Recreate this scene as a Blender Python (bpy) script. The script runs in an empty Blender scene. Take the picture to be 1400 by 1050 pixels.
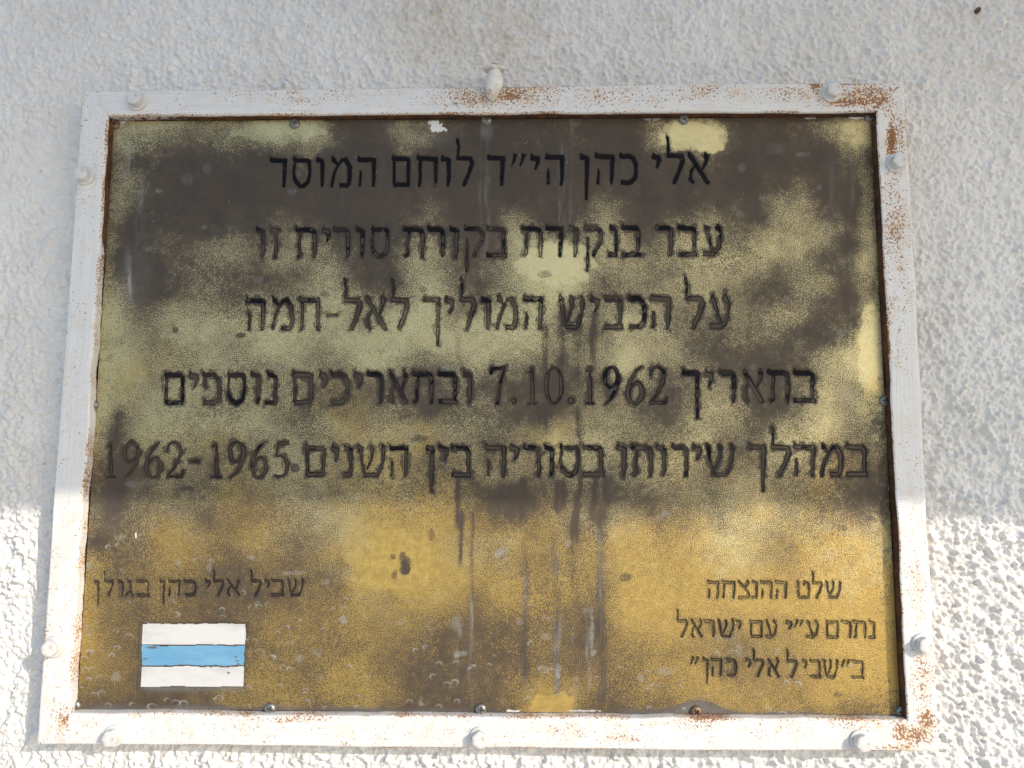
import bpy, bmesh, math, random
import numpy as np
from mathutils import Vector, Matrix

S = bpy.context.scene
COL = S.collection
random.seed(4)

# ---------------------------------------------------------------- camera, sky, sun, exposure
FPX = 1058.0                       # focal length in pixels of a 1400 px wide picture
PCX, PCY = 700.0, 525.0
FRONT = -0.027                     # y of the frame's front face (the wall is y = 0, the camera at -y)
PLATE = -0.0175                    # y of the brass plate's face


def solve_camera():
    """pose of a pin-hole camera from the four outer corners of the frame (0.70 m wide)"""
    P = np.array([[112, 124], [1237, 112], [1285, 1028], [50, 1018]], float)
    q = (P - [PCX, PCY]) * [1, -1]
    W, Hh = 0.70, 0.70 * 0.7688
    src = np.array([[-W / 2, Hh / 2], [W / 2, Hh / 2], [W / 2, -Hh / 2], [-W / 2, -Hh / 2]])
    A = []
    for (x, y), (u, v) in zip(src, q):
        A.append([x, y, 1, 0, 0, 0, -u * x, -u * y, -u])
        A.append([0, 0, 0, x, y, 1, -v * x, -v * y, -v])
    H = np.linalg.svd(np.array(A))[2][-1].reshape(3, 3)
    M = np.stack([H[0] / FPX, H[1] / FPX, -H[2]])          # camera looks down -z
    M /= (np.linalg.norm(M[:, 0]) + np.linalg.norm(M[:, 1])) / 2
    if M[2, 2] > 0:
        M = -M
    a, b, t = M[:, 0], M[:, 1], M[:, 2]
    U, _, Vt = np.linalg.svd(np.stack([a, b, np.cross(a, b)], 1))
    R = U @ Vt                                             # plane (x, up, normal) -> camera
    C = -R.T @ t                                           # camera in plane coordinates
    ax = np.array([[1, 0, 0], [0, 0, -1], [0, 1, 0]], float)   # plane (x, up, n) -> world (x, -n.., z)
    return ax @ R.T, ax @ C + np.array([0, FRONT, 0])


RC, CP = solve_camera()
cam_d = bpy.data.cameras.new('camera')
cam = bpy.data.objects.new('camera', cam_d)
COL.objects.link(cam)
cam.matrix_world = Matrix([[*RC[0], CP[0]], [*RC[1], CP[1]], [*RC[2], CP[2]], [0, 0, 0, 1]])
cam_d.sensor_width = 36
cam_d.lens = FPX / 1400 * 36
cam_d.clip_start, cam_d.clip_end = 0.02, 500
S.camera = cam

SUN_D = Vector((-1.03, 1.0, -0.56)).normalized()           # direction the light travels
ELEV = math.asin(-SUN_D.z)
world = bpy.data.worlds.new('World')
S.world = world
world.use_nodes = True
wn = world.node_tree
sky = wn.nodes.new('ShaderNodeTexSky')
sky.sky_type = 'NISHITA'
sky.sun_disc = False
sky.sun_elevation = ELEV
sky.sun_rotation = math.atan2(-SUN_D.x, -SUN_D.y)
sky.air_density, sky.dust_density, sky.ozone_density = 1.0, 1.0, 1.9
wn.links.new(sky.outputs[0], wn.nodes['Background'].inputs[0])
wn.nodes['Background'].inputs[1].default_value = 0.15
sun_d = bpy.data.lights.new('sun', 'SUN')
sun_d.energy, sun_d.angle, sun_d.color = 2.2, math.radians(0.5), (1.0, 0.88, 0.74)
sun = bpy.data.objects.new('sun', sun_d)
COL.objects.link(sun)
sun.rotation_euler = SUN_D.to_track_quat('-Z', 'Y').to_euler()
S.view_settings.view_transform = 'Standard'
S.view_settings.look = 'None'
S.view_settings.exposure = 0.62
S.view_settings.gamma = 1
S.view_settings.use_curve_mapping = False


def at(px, py, Y):
    """the point of the plane y = Y seen at a pixel of the photograph (arrays allowed) -> x, z"""
    px, py = np.asarray(px, float), np.asarray(py, float)
    d = (px - PCX)[..., None] * RC[:, 0] - (py - PCY)[..., None] * RC[:, 1] - FPX * RC[:, 2]
    k = (Y - CP[1]) / d[..., 1]
    return CP[0] + k * d[..., 0], CP[2] + k * d[..., 2]


def to_px(x, z, Y):
    v = np.stack([x - CP[0], np.full_like(x, Y - CP[1]), z - CP[2]], -1) @ RC
    return PCX - FPX * v[..., 0] / v[..., 2], PCY + FPX * v[..., 1] / v[..., 2]


# ---------------------------------------------------------------- helpers
def fnoise(shape, wl, seed, aniso=(1, 1), ang=0.0):
    """smooth random field, unit deviation, features about wl cells across"""
    rng = np.random.default_rng(seed)
    f = np.fft.rfft2(rng.standard_normal(shape))
    ky = np.fft.fftfreq(shape[0])[:, None]
    kx = np.fft.rfftfreq(shape[1])[None, :]
    c, s = math.cos(ang), math.sin(ang)
    k2 = ((c * kx + s * ky) * aniso[0]) ** 2 + ((-s * kx + c * ky) * aniso[1]) ** 2
    f *= np.exp(-k2 * (wl * 1.1) ** 2 * 3.0)
    r = np.fft.irfft2(f, shape)
    r -= r.mean()
    return r / r.std()


def blur(f, sig):
    n, m = f.shape
    p = int(sig * 3)
    g = np.pad(f, p, 'edge')
    ky = np.fft.fftfreq(g.shape[0])[:, None]
    kx = np.fft.rfftfreq(g.shape[1])[None, :]
    r = np.fft.irfft2(np.fft.rfft2(g) * np.exp(-2 * (math.pi * sig) ** 2 * (kx ** 2 + ky ** 2)), g.shape)
    return r[p:p + n, p:p + m]


def sstep(a, b, x):
    t = np.clip((x - a) / (b - a), 0, 1)
    return t * t * (3 - 2 * t)


def mesh_np(name, co, quads, mat, parent=None, attrs=None, smooth=True):
    me = bpy.data.meshes.new(name)
    n, m = len(co), len(quads)
    me.vertices.add(n)
    me.vertices.foreach_set('co', np.ascontiguousarray(co, np.float32).ravel())
    me.loops.add(m * 4)
    me.loops.foreach_set('vertex_index', np.ascontiguousarray(quads, np.int32).ravel())
    me.polygons.add(m)
    me.polygons.foreach_set('loop_start', np.arange(0, m * 4, 4, dtype=np.int32))
    me.update(calc_edges=True)
    me.polygons.foreach_set('use_smooth', np.full(m, smooth))
    for k, v in (attrs or {}).items():
        a = me.attributes.new(k, 'FLOAT', 'POINT')
        a.data.foreach_set('value', np.ascontiguousarray(v, np.float32).ravel())
    me.materials.append(mat)
    o = bpy.data.objects.new(name, me)
    COL.objects.link(o)
    if parent:
        o.parent = parent
    return o


def sub_grid(name, co, quads, keep, mat, parent, attrs):
    q = quads[keep]
    u, inv = np.unique(q, return_inverse=True)
    return mesh_np(name, co[u], inv.reshape(-1, 4), mat, parent, {k: v[u] for k, v in attrs.items()})


def bm_obj(name, bm, mat, parent=None, smooth=True):
    me = bpy.data.meshes.new(name)
    bmesh.ops.recalc_face_normals(bm, faces=bm.faces)
    bm.to_mesh(me)
    bm.free()
    for p in me.polygons:
        p.use_smooth = smooth
    me.materials.append(mat)
    o = bpy.data.objects.new(name, me)
    COL.objects.link(o)
    if parent:
        o.parent = parent
    return o


def tag(o, label, cat, group=None):
    o['label'], o['category'] = label, cat
    if group:
        o['group'] = group


def lathe(bm, prof, n=32, sq=None):
    """rings (radius, height towards the viewer = -y)"""
    rings = []
    for r, h in prof:
        rings.append([bm.verts.new((r * math.cos(2 * math.pi * i / n), -h, r * math.sin(2 * math.pi * i / n))) for i in range(n)])
    for a, b in zip(rings, rings[1:]):
        for i in range(n):
            bm.faces.new((a[i], a[(i + 1) % n], b[(i + 1) % n], b[i]))
    bm.faces.new(rings[-1])
    return rings


# ---------------------------------------------------------------- materials
class NT:
    def __init__(s, name):
        s.m = bpy.data.materials.new(name)
        s.m.use_nodes = True
        s.t = s.m.node_tree
        s.b = s.t.nodes['Principled BSDF']
        s.tc = s.t.nodes.new('ShaderNodeTexCoord').outputs['Object']

    def set(s, sock, v):
        i = s.b.inputs[sock]
        if hasattr(v, 'is_linked'):
            s.t.links.new(v, i)
        else:
            i.default_value = (*v, 1) if isinstance(v, tuple) else v

    def put(s, sock, v):
        if hasattr(v, 'is_linked'):
            s.t.links.new(v, sock)
        else:
            sock.default_value = (*v, 1) if isinstance(v, tuple) and len(v) == 3 and sock.type == 'RGBA' else v

    def noise(s, scale, detail=2, rough=.5, vec=None, stretch=None):
        n = s.t.nodes.new('ShaderNodeTexNoise')
        n.inputs['Scale'].default_value = scale
        n.inputs['Detail'].default_value = detail
        n.inputs['Roughness'].default_value = rough
        v = vec or s.tc
        if stretch:
            mp = s.t.nodes.new('ShaderNodeMapping')
            mp.inputs['Scale'].default_value = stretch
            s.t.links.new(v, mp.inputs[0])
            v = mp.outputs[0]
        s.t.links.new(v, n.inputs['Vector'])
        return n.outputs[0]

    def voro(s, scale, rnd=1.0):
        n = s.t.nodes.new('ShaderNodeTexVoronoi')
        n.inputs['Scale'].default_value = scale
        n.inputs['Randomness'].default_value = rnd
        s.t.links.new(s.tc, n.inputs['Vector'])
        return n.outputs['Distance']

    def attr(s, name):
        n = s.t.nodes.new('ShaderNodeAttribute')
        n.attribute_name = name
        return n.outputs['Fac']

    def math(s, op, a, b=0.0, c=None, clamp=False):
        n = s.t.nodes.new('ShaderNodeMath')
        n.operation, n.use_clamp = op, clamp
        s.put(n.inputs[0], a)
        s.put(n.inputs[1], b)
        if c is not None:
            s.put(n.inputs[2], c)
        return n.outputs[0]

    def step(s, x, lo, hi, a=0.0, b=1.0):
        n = s.t.nodes.new('ShaderNodeMapRange')
        n.interpolation_type = 'SMOOTHSTEP'
        for i, v in enumerate((x, lo, hi, a, b)):
            s.put(n.inputs[i], v)
        return n.outputs[0]

    def mix(s, f, a, b):
        n = s.t.nodes.new('ShaderNodeMix')
        n.data_type = 'RGBA'
        s.put(n.inputs[0], f)
        s.put(n.inputs[6], a)
        s.put(n.inputs[7], b)
        return n.outputs[2]

    def mixf(s, f, a, b):
        n = s.t.nodes.new('ShaderNodeMix')
        s.put(n.inputs[0], f)
        s.put(n.inputs[2], a)
        s.put(n.inputs[3], b)
        return n.outputs[0]

    def bump(s, h, dist, strength=1.0):
        n = s.t.nodes.new('ShaderNodeBump')
        n.inputs['Distance'].default_value = dist
        n.inputs['Strength'].default_value = strength
        s.t.links.new(h, n.inputs['Height'])
        s.t.links.new(n.outputs[0], s.b.inputs['Normal'])


def mat_brass():
    n = NT('tarnished_brass')
    bare, ink, dust, white, blot = (n.attr(k) for k in ('bare', 'ink', 'dust', 'white', 'blot'))
    n1 = n.noise(1150, 1, .5)
    n2 = n.noise(210, 3, .6)
    n3 = n.noise(38, 3, .6)
    fine = n.math('MULTIPLY', n.math('SUBTRACT', n1, .5), n.step(bare, .02, .30, .7, 2.35))
    mid = n.math('MULTIPLY', n.math('SUBTRACT', n2, .5), n.mixf(blot, .30, 1.7))
    x = n.math('ADD', n.math('ADD', bare, fine), mid)
    f = n.step(x, .14, .92)
    f = n.math('ADD', n.math('MULTIPLY', f, .80), n.math('MULTIPLY', bare, .20), clamp=True)
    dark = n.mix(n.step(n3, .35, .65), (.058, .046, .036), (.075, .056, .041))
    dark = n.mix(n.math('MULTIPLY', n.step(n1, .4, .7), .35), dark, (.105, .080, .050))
    sunlit_gold = n.attr('sunlit_gold')  # shaded cream and sunlit gold tones put into the brass colour
    brass = n.mix(n.step(n.math('ADD', n2, n.math('MULTIPLY', n.math('SUBTRACT', n1, .5), .9)), .3, .7), n.mix(sunlit_gold, (.66, .585, .325), (.64, .455, .14)), n.mix(sunlit_gold, (.57, .495, .26), (.47, .32, .09)))
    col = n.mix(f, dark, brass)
    col = n.mix(n.math('MULTIPLY', dust, n.step(n.noise(300, 3), .25, .6, .55, 1.0), clamp=True), col, (.33, .335, .33))
    col = n.mix(ink, col, (.006, .006, .009))
    col = n.mix(white, col, (.74, .74, .74))
    n.set('Base Color', col)
    cover = n.math('MAXIMUM', n.math('MAXIMUM', ink, white), dust, clamp=True)
    n.set('Metallic', n.math('MULTIPLY', n.mixf(f, .12, .72), n.math('SUBTRACT', 1, cover)))
    n.set('Roughness', n.mixf(ink, n.mixf(f, .52, n.mixf(n1, .28, .48)), .55))
    n.set('Specular IOR Level', n.mixf(ink, n.mixf(f, .3, .5), .10))
    n.bump(n.math('ADD', n1, n.math('MULTIPLY', n2, .6)), .0004, .55)
    return n.m


def mat_stripe(name, c, c2):
    n = NT(name)
    a = n.noise(60, 4, .6, stretch=(.25, 1, 1))
    b = n.noise(330, 2)
    col = n.mix(n.step(a, .42, .68), c, c2)
    chip = n.attr('chip')
    col = n.mix(chip, col, (.12, .10, .085))
    n.set('Base Color', col)
    n.set('Roughness', .5)
    n.bump(n.math('ADD', a, n.math('MULTIPLY', b, .3)), .0006, .5)
    return n.m


def mat_frame():
    n = NT('rusty_white_paint')
    rust, bare = n.attr('rust'), n.attr('bare')
    along = n.attr('along')
    v1 = n.noise(640, 2, .6)
    v2 = n.noise(140, 4, .65)
    br = n.noise(60, 4, .6)
    cmb = n.t.nodes.new('ShaderNodeCombineXYZ')
    n.put(cmb.inputs[0], n.math('MULTIPLY', along, 14.0))
    n.put(cmb.inputs[1], n.math('MULTIPLY', n.attr('across'), 900.0))
    n.put(cmb.inputs[2], n.attr('rid'))
    brush = n.noise(1.0, 3, .6, vec=cmb.outputs[0])
    white = n.mix(n.step(brush, .3, .7), (.67, .67, .66), (.75, .75, .745))
    white = n.mix(n.math('MULTIPLY', n.step(br, .45, .75), .30), white, (.62, .56, .46))
    # specks where the rust breaks through, patches where it has spread
    sp = n.step(n.math('ADD', n.math('MULTIPLY', rust, .36), v1), .70, .76)
    sp = n.math('MULTIPLY', sp, n.step(n.math('ADD', n.math('MULTIPLY', rust, .62), v2), .52, .62))
    pa = n.step(n.math('ADD', n.math('MULTIPLY', rust, .44), n.math('ADD', v2, n.math('MULTIPLY', n.math('SUBTRACT', v1, .5), .5))), .80, 1.02)
    halo = n.math('MULTIPLY', n.step(n.math('ADD', n.math('MULTIPLY', rust, .46), v2), .60, .92), .62)
    rc = n.mix(n.step(v2, .35, .65), (.36, .160, .045), (.58, .34, .14))
    rc2 = n.mix(n.step(v1, .4, .75), (.17, .060, .022), (.36, .16, .050))
    col = n.mix(halo, white, (.68, .50, .30))
    col = n.mix(n.math('MULTIPLY', pa, .75), col, rc)
    col = n.mix(n.math('MULTIPLY', sp, .9), col, rc2)
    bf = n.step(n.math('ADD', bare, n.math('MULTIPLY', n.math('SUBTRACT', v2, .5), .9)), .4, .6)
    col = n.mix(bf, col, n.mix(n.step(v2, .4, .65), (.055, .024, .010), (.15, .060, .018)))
    n.set('Base Color', col)
    n.set('Roughness', n.mixf(n.math('MAXIMUM', n.math('MAXIMUM', pa, sp), bf), .48, .85))
    h = n.math('ADD', n.math('MULTIPLY', brush, .5), n.math('MULTIPLY', br, .8))
    h = n.math('SUBTRACT', h, n.math('MULTIPLY', n.math('MAXIMUM', pa, sp), .25))
    n.bump(h, .0009, .55)
    return n.m


def mat_paint(name, c, c2, rust=0.0):
    n = NT(name)
    a = n.noise(160, 3, .6)
    col = n.mix(n.step(a, .35, .7), c, c2)
    if rust:
        col = n.mix(n.step(n.noise(90, 4, .6), .66 - rust * .2, .74 - rust * .2), col, (.38, .22, .09))
    n.set('Base Color', col)
    n.set('Roughness', .5)
    n.bump(a, .0008, .5)
    return n.m


def mat_metal(name, c, c2, rough=.4):
    n = NT(name)
    a = n.noise(420, 3, .6)
    n.set('Base Color', n.mix(n.step(a, .35, .65), c, c2))
    n.set('Metallic', .75)
    n.set('Roughness', n.mixf(a, rough - .1, rough + .2))
    n.bump(a, .0003, .4)
    return n.m


def mat_wall():
    n = NT('white_stucco')
    a = n.noise(9, 5, .6)
    b = n.noise(130, 3, .6)
    col = n.mix(n.step(a, .35, .7), (.77, .765, .75), (.71, .70, .68))
    col = n.mix(n.math('MULTIPLY', n.attr('stain_bounce'), n.step(n.noise(55, 4, .65), .15, .75), clamp=True), col, (.55, .47, .36))
    col = n.mix(n.math('MULTIPLY', n.step(n.noise(190, 1), .76, .80), .5), col, (.22, .20, .18))
    n.set('Base Color', col)
    n.set('Roughness', .85)
    h = n.math('ADD', n.math('MULTIPLY', b, 1.0), n.math('MULTIPLY', n.noise(480, 2), .5))
    n.bump(h, .0022, .9)
    return n.m


def mat_plain(name, c, c2, scale, rough=.9):
    n = NT(name)
    a = n.noise(scale, 5, .65)
    n.set('Base Color', n.mix(n.step(a, .3, .7), c, c2))
    n.set('Roughness', rough)
    n.bump(a, .01, .4)
    return n.m


BRASS = mat_brass()
FRAME = mat_frame()
STRIPE_W = mat_stripe('white_enamel', (.60, .60, .60), (.44, .45, .46))
STRIPE_B = mat_stripe('blue_enamel', (.12, .31, .50), (.17, .37, .54))
BOLT = mat_paint('bolt_paint', (.66, .66, .65), (.56, .55, .52), .3)
HOOKP = mat_paint('hook_paint', (.76, .745, .71), (.60, .56, .48), .45)
RUSTY = mat_paint('rusty_steel', (.30, .18, .09), (.55, .42, .28))
SCREW = mat_metal('dull_steel', (.30, .30, .29), (.17, .16, .15))
SCREW_R = mat_metal('brown_steel', (.26, .18, .12), (.16, .10, .07), .5)
NAIL = mat_paint('dark_rust', (.05, .03, .02), (.10, .05, .03))
WALL = mat_wall()

# ---------------------------------------------------------------- the wall, the unseen board added to shade it, the ground
GROUND_Z = -1.55


def build_wall():
    step = 0.00105
    x0, x1, z0, z1 = -0.60, 0.60, -0.45, 0.47
    nx, nz = int((x1 - x0) / step), int((z1 - z0) / step)
    X = np.linspace(x0, x1, nx)
    Z = np.linspace(z0, z1, nz)
    sh = (nz, nx)
    mm = 1 / 1.05                                     # cells per mm
    a = fnoise(sh, 3.3 * mm, 1, (.82, 1.2), .65)
    b = fnoise(sh, 2.0 * mm, 2)
    c = fnoise(sh, 11 * mm, 3, (.8, 1.2), .5)
    d = fnoise(sh, 60 * mm, 4)
    k = fnoise(sh, 3.2 * mm, 9)
    lump = np.log1p(np.exp(1.6 * a + .3 * c)) / 1.1 - .7
    a2 = fnoise(sh, 2.4 * mm, 21, (.9, 1.1), .65)
    lump = lump + .55 * np.log1p(np.exp(2.0 * a2))
    h = .00110 * lump + .00062 * b + .0007 * c + .00042 * fnoise(sh, 1.5 * mm, 12) + .0007 * d + .0016 * np.maximum(k - .9, 0)
    h = h - .0016
    h = h * (1 - .45 * sstep(-.12, .20, np.meshgrid(X, Z)[1]))
    XX, ZZ = np.meshgrid(X, Z)
    ed = np.minimum(np.minimum(XX - x0, x1 - XX), np.minimum(ZZ - z0, z1 - ZZ))
    h *= sstep(0, .03, ed)
    # plaster is drawn flush against the steel
    co = np.stack([XX, -h, ZZ], -1).reshape(-1, 3)
    px, py = to_px(XX, ZZ, 0.0)
    stain_bounce = np.zeros(sh)
    for (sx, sy, rx, ry, s) in ((600, 30, 85, 85, .7), (690, 40, 70, 80, .65), (640, 85, 60, 18, .45), (540, 15, 50, 30, .3),
                                (1352, 92, 5, 5, 1.3), (1337, 22, 7, 8, .6), (600, 5, 500, 40, .14), (500, -40, 900, 90, .16), (1323, 140, 6, 5, .5), (205, 1040, 30, 5, .2),  # the broad faint entries paint warm bounce light along the wall top
                                (455, 8, 20, 18, .3), (760, 70, 40, 30, .2), (1270, 98, 5, 4, .5)):
        stain_bounce = np.maximum(stain_bounce, s * np.exp(-((px - sx) / rx) ** 2 - ((py - sy) / ry) ** 2))
    idx = np.arange(nx * nz).reshape(nz, nx)
    q = np.stack([idx[:-1, :-1], idx[:-1, 1:], idx[1:, 1:], idx[1:, :-1]], -1).reshape(-1, 4)
    cx, cz = co[q[:, 0], 0], co[q[:, 0], 2]
    q = q[~((np.abs(cx) < .30) & (np.abs(cz) < .22))]           # a void behind the plate
    # plain plaster round the fine patch
    bx, bz = [-5, x0, x1, 5], [GROUND_Z - .2, z0, z1, 3.2]
    e = [(x, 0, z) for z in bz for x in bx]
    base = len(co)
    co = np.concatenate([co, np.array(e)])
    eq = [[base + j * 4 + i, base + j * 4 + i + 1, base + j * 4 + i + 5, base + j * 4 + i + 4]
          for j in range(3) for i in range(3) if not (i == 1 and j == 1)]
    q = np.concatenate([q, np.array(eq)])
    st = np.concatenate([stain_bounce.ravel(), np.zeros(16)])
    o = mesh_np('wall', co, q, WALL, None, {'stain_bounce': st})
    tag(o, 'rough white stuccoed wall that the framed plaque hangs on', 'wall')


build_wall()


def box(bm, x0, x1, y0, y1, z0, z1):
    v = [bm.verts.new(p) for p in ((x0, y0, z0), (x1, y0, z0), (x1, y1, z0), (x0, y1, z0), (x0, y0, z1), (x1, y0, z1), (x1, y1, z1), (x0, y1, z1))]
    for f in ((0, 3, 2, 1), (4, 5, 6, 7), (0, 1, 5, 4), (1, 2, 6, 5), (2, 3, 7, 6), (3, 0, 4, 7)):
        bm.faces.new([v[i] for i in f])


# unseen blocker added out of view: its board throws the shadow across the plaque
ex, ez = at(700, 704, 0.0)
BLOCK_D = 0.85
BLOCK_Z = float(ez) + (BLOCK_D + .04) * (-SUN_D.z / SUN_D.y)
shade_blocker = bpy.data.objects.new('shade_blocker', None)
COL.objects.link(shade_blocker)
shade_blocker.location = (.9, 0, BLOCK_Z)
shade_blocker.rotation_euler = (0, math.radians(.35), 0)
tag(shade_blocker, 'unseen white board on two arms, added to shade the upper plaque', 'shade_blocker')
BLOCK_PAINT = mat_plain('blocker_paint', (.80, .78, .74), (.74, .72, .68), 6)
bm = bmesh.new()
box(bm, -.82, .78, -BLOCK_D - .04, -BLOCK_D, 0, .51)
bm_obj('blocker_board', bm, BLOCK_PAINT, shade_blocker, False)
for rx in (-.78, .74):
    bm = bmesh.new()
    box(bm, rx - .03, rx + .03, -BLOCK_D + .002, -.004, .39, .50)
    bm_obj('blocker_arm', bm, BLOCK_PAINT, shade_blocker, False)
bm = bmesh.new()
g = 300
f = bm.faces.new([bm.verts.new(p) for p in ((-g, -g, GROUND_Z), (g, -g, GROUND_Z), (g, g, GROUND_Z), (-g, g, GROUND_Z))])
ground = bm_obj('ground', bm, mat_plain('ground_stone', (.60, .56, .50), (.53, .49, .43), 1.5), None, False)
ground['kind'] = 'structure'

# ---------------------------------------------------------------- the plaque
root = bpy.data.objects.new('memorial_plaque', None)
COL.objects.link(root)
root.location = (0, 0, 0)
tag(root, 'tarnished brass memorial plaque engraved in Hebrew, in a rusty white bolted steel frame', 'plaque')

OUT = [(112, 124), (1237, 112), (1285, 1028), (50, 1018)]
INN = [(147, 158), (1198, 152), (1240, 984), (95, 975)]
OUTW = [np.array(at(*p, FRONT)) for p in OUT]
INNW = [np.array(at(*p, FRONT)) for p in INN]

# rust: x, y, rx, ry, amount (pixels of the photograph)
RUST = [(760, 130, 170, 26, .50), (900, 132, 160, 22, .48), (1230, 330, 22, 170, .38), (640, 132, 90, 22, .58), (705, 128, 40, 16, .75), (840, 130, 110, 20, .45), (960, 126, 110, 16, .55), (430, 130, 200, 22, .38),
        (1080, 128, 50, 14, .62), (1180, 130, 75, 22, .66), (1115, 118, 12, 12, 1.0), (1170, 140, 50, 9, .95), (1150, 114, 40, 6, .9), (1200, 140, 40, 14, .85), (1220, 155, 14, 26, .85),
        (1219, 188, 8, 34, 1.3), (1232, 180, 14, 60, .6), (1222, 300, 22, 100, .52), (1235, 460, 20, 90, .42), (1216, 420, 10, 200, .4),
        (1240, 560, 16, 70, .32), (1255, 800, 20, 110, .36), (1262, 930, 22, 60, .62), (1268, 985, 18, 22, .90), (1255, 1005, 26, 18, .85),
        (1180, 990, 70, 14, .45), (1060, 1000, 90, 20, .32), (930, 990, 110, 14, .38), (760, 1002, 90, 18, .40), (850, 1010, 60, 12, .4), (600, 1000, 140, 18, .28),
        (400, 984, 80, 6, .65), (970, 984, 70, 5, .6), (1230, 1022, 50, 6, .6), (470, 1018, 8, 5, .8), (330, 996, 60, 12, .35),
        (88, 985, 12, 30, .60), (80, 1000, 22, 18, .4), (62, 900, 8, 120, .36), (60, 860, 6, 20, .6), (98, 920, 6, 40, .42), (70, 960, 20, 40, .4),
        (112, 260, 10, 140, .30), (85, 600, 8, 120, .22), (116, 150, 14, 40, .35), (1230, 1000, 14, 20, .8), (180, 140, 60, 18, .24), (1248, 700, 10, 60, .15)]


def rust_at(px, py):
    r = np.full(px.shape, .20)
    for x, y, rx, ry, s in RUST:
        r = np.maximum(r, s * np.exp(-((px - x) / rx) ** 2 - ((py - y) / ry) ** 2))
    return r


def build_rail(k):
    """one mitred steel section between corner k and corner k + 1"""
    A, B = k, (k + 1) % 4
    L = np.linalg.norm(OUTW[B] - OUTW[A])
    n = int(L / .0018)
    t = np.linspace(.0001, .9999, n)[:, None]
    prof = []                                          # (across 0 inner .. 1 outer, depth behind the front, is it the inner face)
    W = .0225
    r = .0016
    for d in np.linspace(.0275, r, 12):
        prof.append((0, d, 1))
    for a in np.linspace(0, math.pi / 2, 5)[1:]:
        prof.append((r * (1 - math.cos(a)) / W, r * (1 - math.sin(a)), .75 - .75 * a / (math.pi / 2)))
    for s in np.linspace(r / W, 1 - r / W, 14)[1:-1]:
        prof.append((s, 0, 0))
    for a in np.linspace(math.pi / 2, 0, 5):
        prof.append((1 - r * (1 - math.cos(a)) / W, r * (1 - math.sin(a)), 0))
    for d in np.linspace(r, .0275, 10)[1:]:
        prof.append((1, d, 0))
    prof = np.array(prof)
    s = prof[None, :, 0]
    inn = INNW[A][None] * (1 - t) + INNW[B][None] * t
    out = OUTW[A][None] * (1 - t) + OUTW[B][None] * t
    # paint runs and grinder waves along the inner and outer lip
    w = fnoise((1, n), 18, 20 + k)[0] * .00035 + fnoise((1, n), 5, 30 + k)[0] * .00014
    if k == 3:
        w = w * 1.5
    w2 = fnoise((1, n), 40, 40 + k)[0] * .0003
    side = (inn - out) / np.linalg.norm(inn - out, axis=1)[:, None]
    fade = (np.minimum(t, 1 - t) * L / .02).clip(0, 1)[:, 0]
    inn = inn + side * (w * fade)[:, None]
    out = out + side * (w2 * fade)[:, None]
    P = inn[:, None, :] * (1 - s[..., None]) + out[:, None, :] * s[..., None]
    dep = np.broadcast_to(prof[None, :, 1], P.shape[:2])
    und = fnoise((n, len(prof)), 16, 50 + k) * .00012
    co = np.stack([P[..., 0], FRONT + dep + und * (dep < .002), P[..., 1]], -1)
    m = len(prof)
    px, py = to_px(co[..., 0], co[..., 2], FRONT)
    rust = rust_at(px, py) * (.88 + .14 * fnoise((n, m), 12, 60 + k))
    lip = np.where(prof[None, :, 0] < .06, 1, 0) + np.where(prof[None, :, 0] > .97, 1.5, 0)
    rust = rust + lip * (.20 + .14 * fnoise((n, 1), 10, 70 + k))
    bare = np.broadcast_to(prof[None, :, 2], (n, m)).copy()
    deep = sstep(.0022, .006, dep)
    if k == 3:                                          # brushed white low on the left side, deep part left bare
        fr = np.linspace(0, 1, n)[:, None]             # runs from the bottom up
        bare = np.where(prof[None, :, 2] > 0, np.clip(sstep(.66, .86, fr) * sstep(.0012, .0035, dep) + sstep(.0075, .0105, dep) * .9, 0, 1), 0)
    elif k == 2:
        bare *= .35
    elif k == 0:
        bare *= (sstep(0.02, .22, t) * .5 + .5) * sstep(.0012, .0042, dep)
    idx = np.arange(n * m).reshape(n, m)
    q = np.stack([idx[:-1, :-1], idx[1:, :-1], idx[1:, 1:], idx[:-1, 1:]], -1).reshape(-1, 4)
    back = np.stack([idx[:-1, -1], idx[1:, -1], idx[1:, 0], idx[:-1, 0]], -1)
    q = np.concatenate([q, back])
    al = np.broadcast_to(t * L, (n, m))
    ac = np.broadcast_to(s * W, (n, m))
    mesh_np('frame_rail', co.reshape(-1, 3), q, FRAME, root,
            {'rust': rust.ravel(), 'bare': bare.ravel(), 'along': al.ravel(), 'across': ac.ravel(), 'rid': np.full(n * m, k * 7.3)})


for k in range(4):
    build_rail(k)

# ---- letters: strokes in a box (u 0..1 across, v 0 base .. 1 top), half widths in letter heights
def bar(u0, u1):
    return [(u0, 1.0, .02), (u0 + .07, .88, .085), (u1, .87, .085)]


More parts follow.
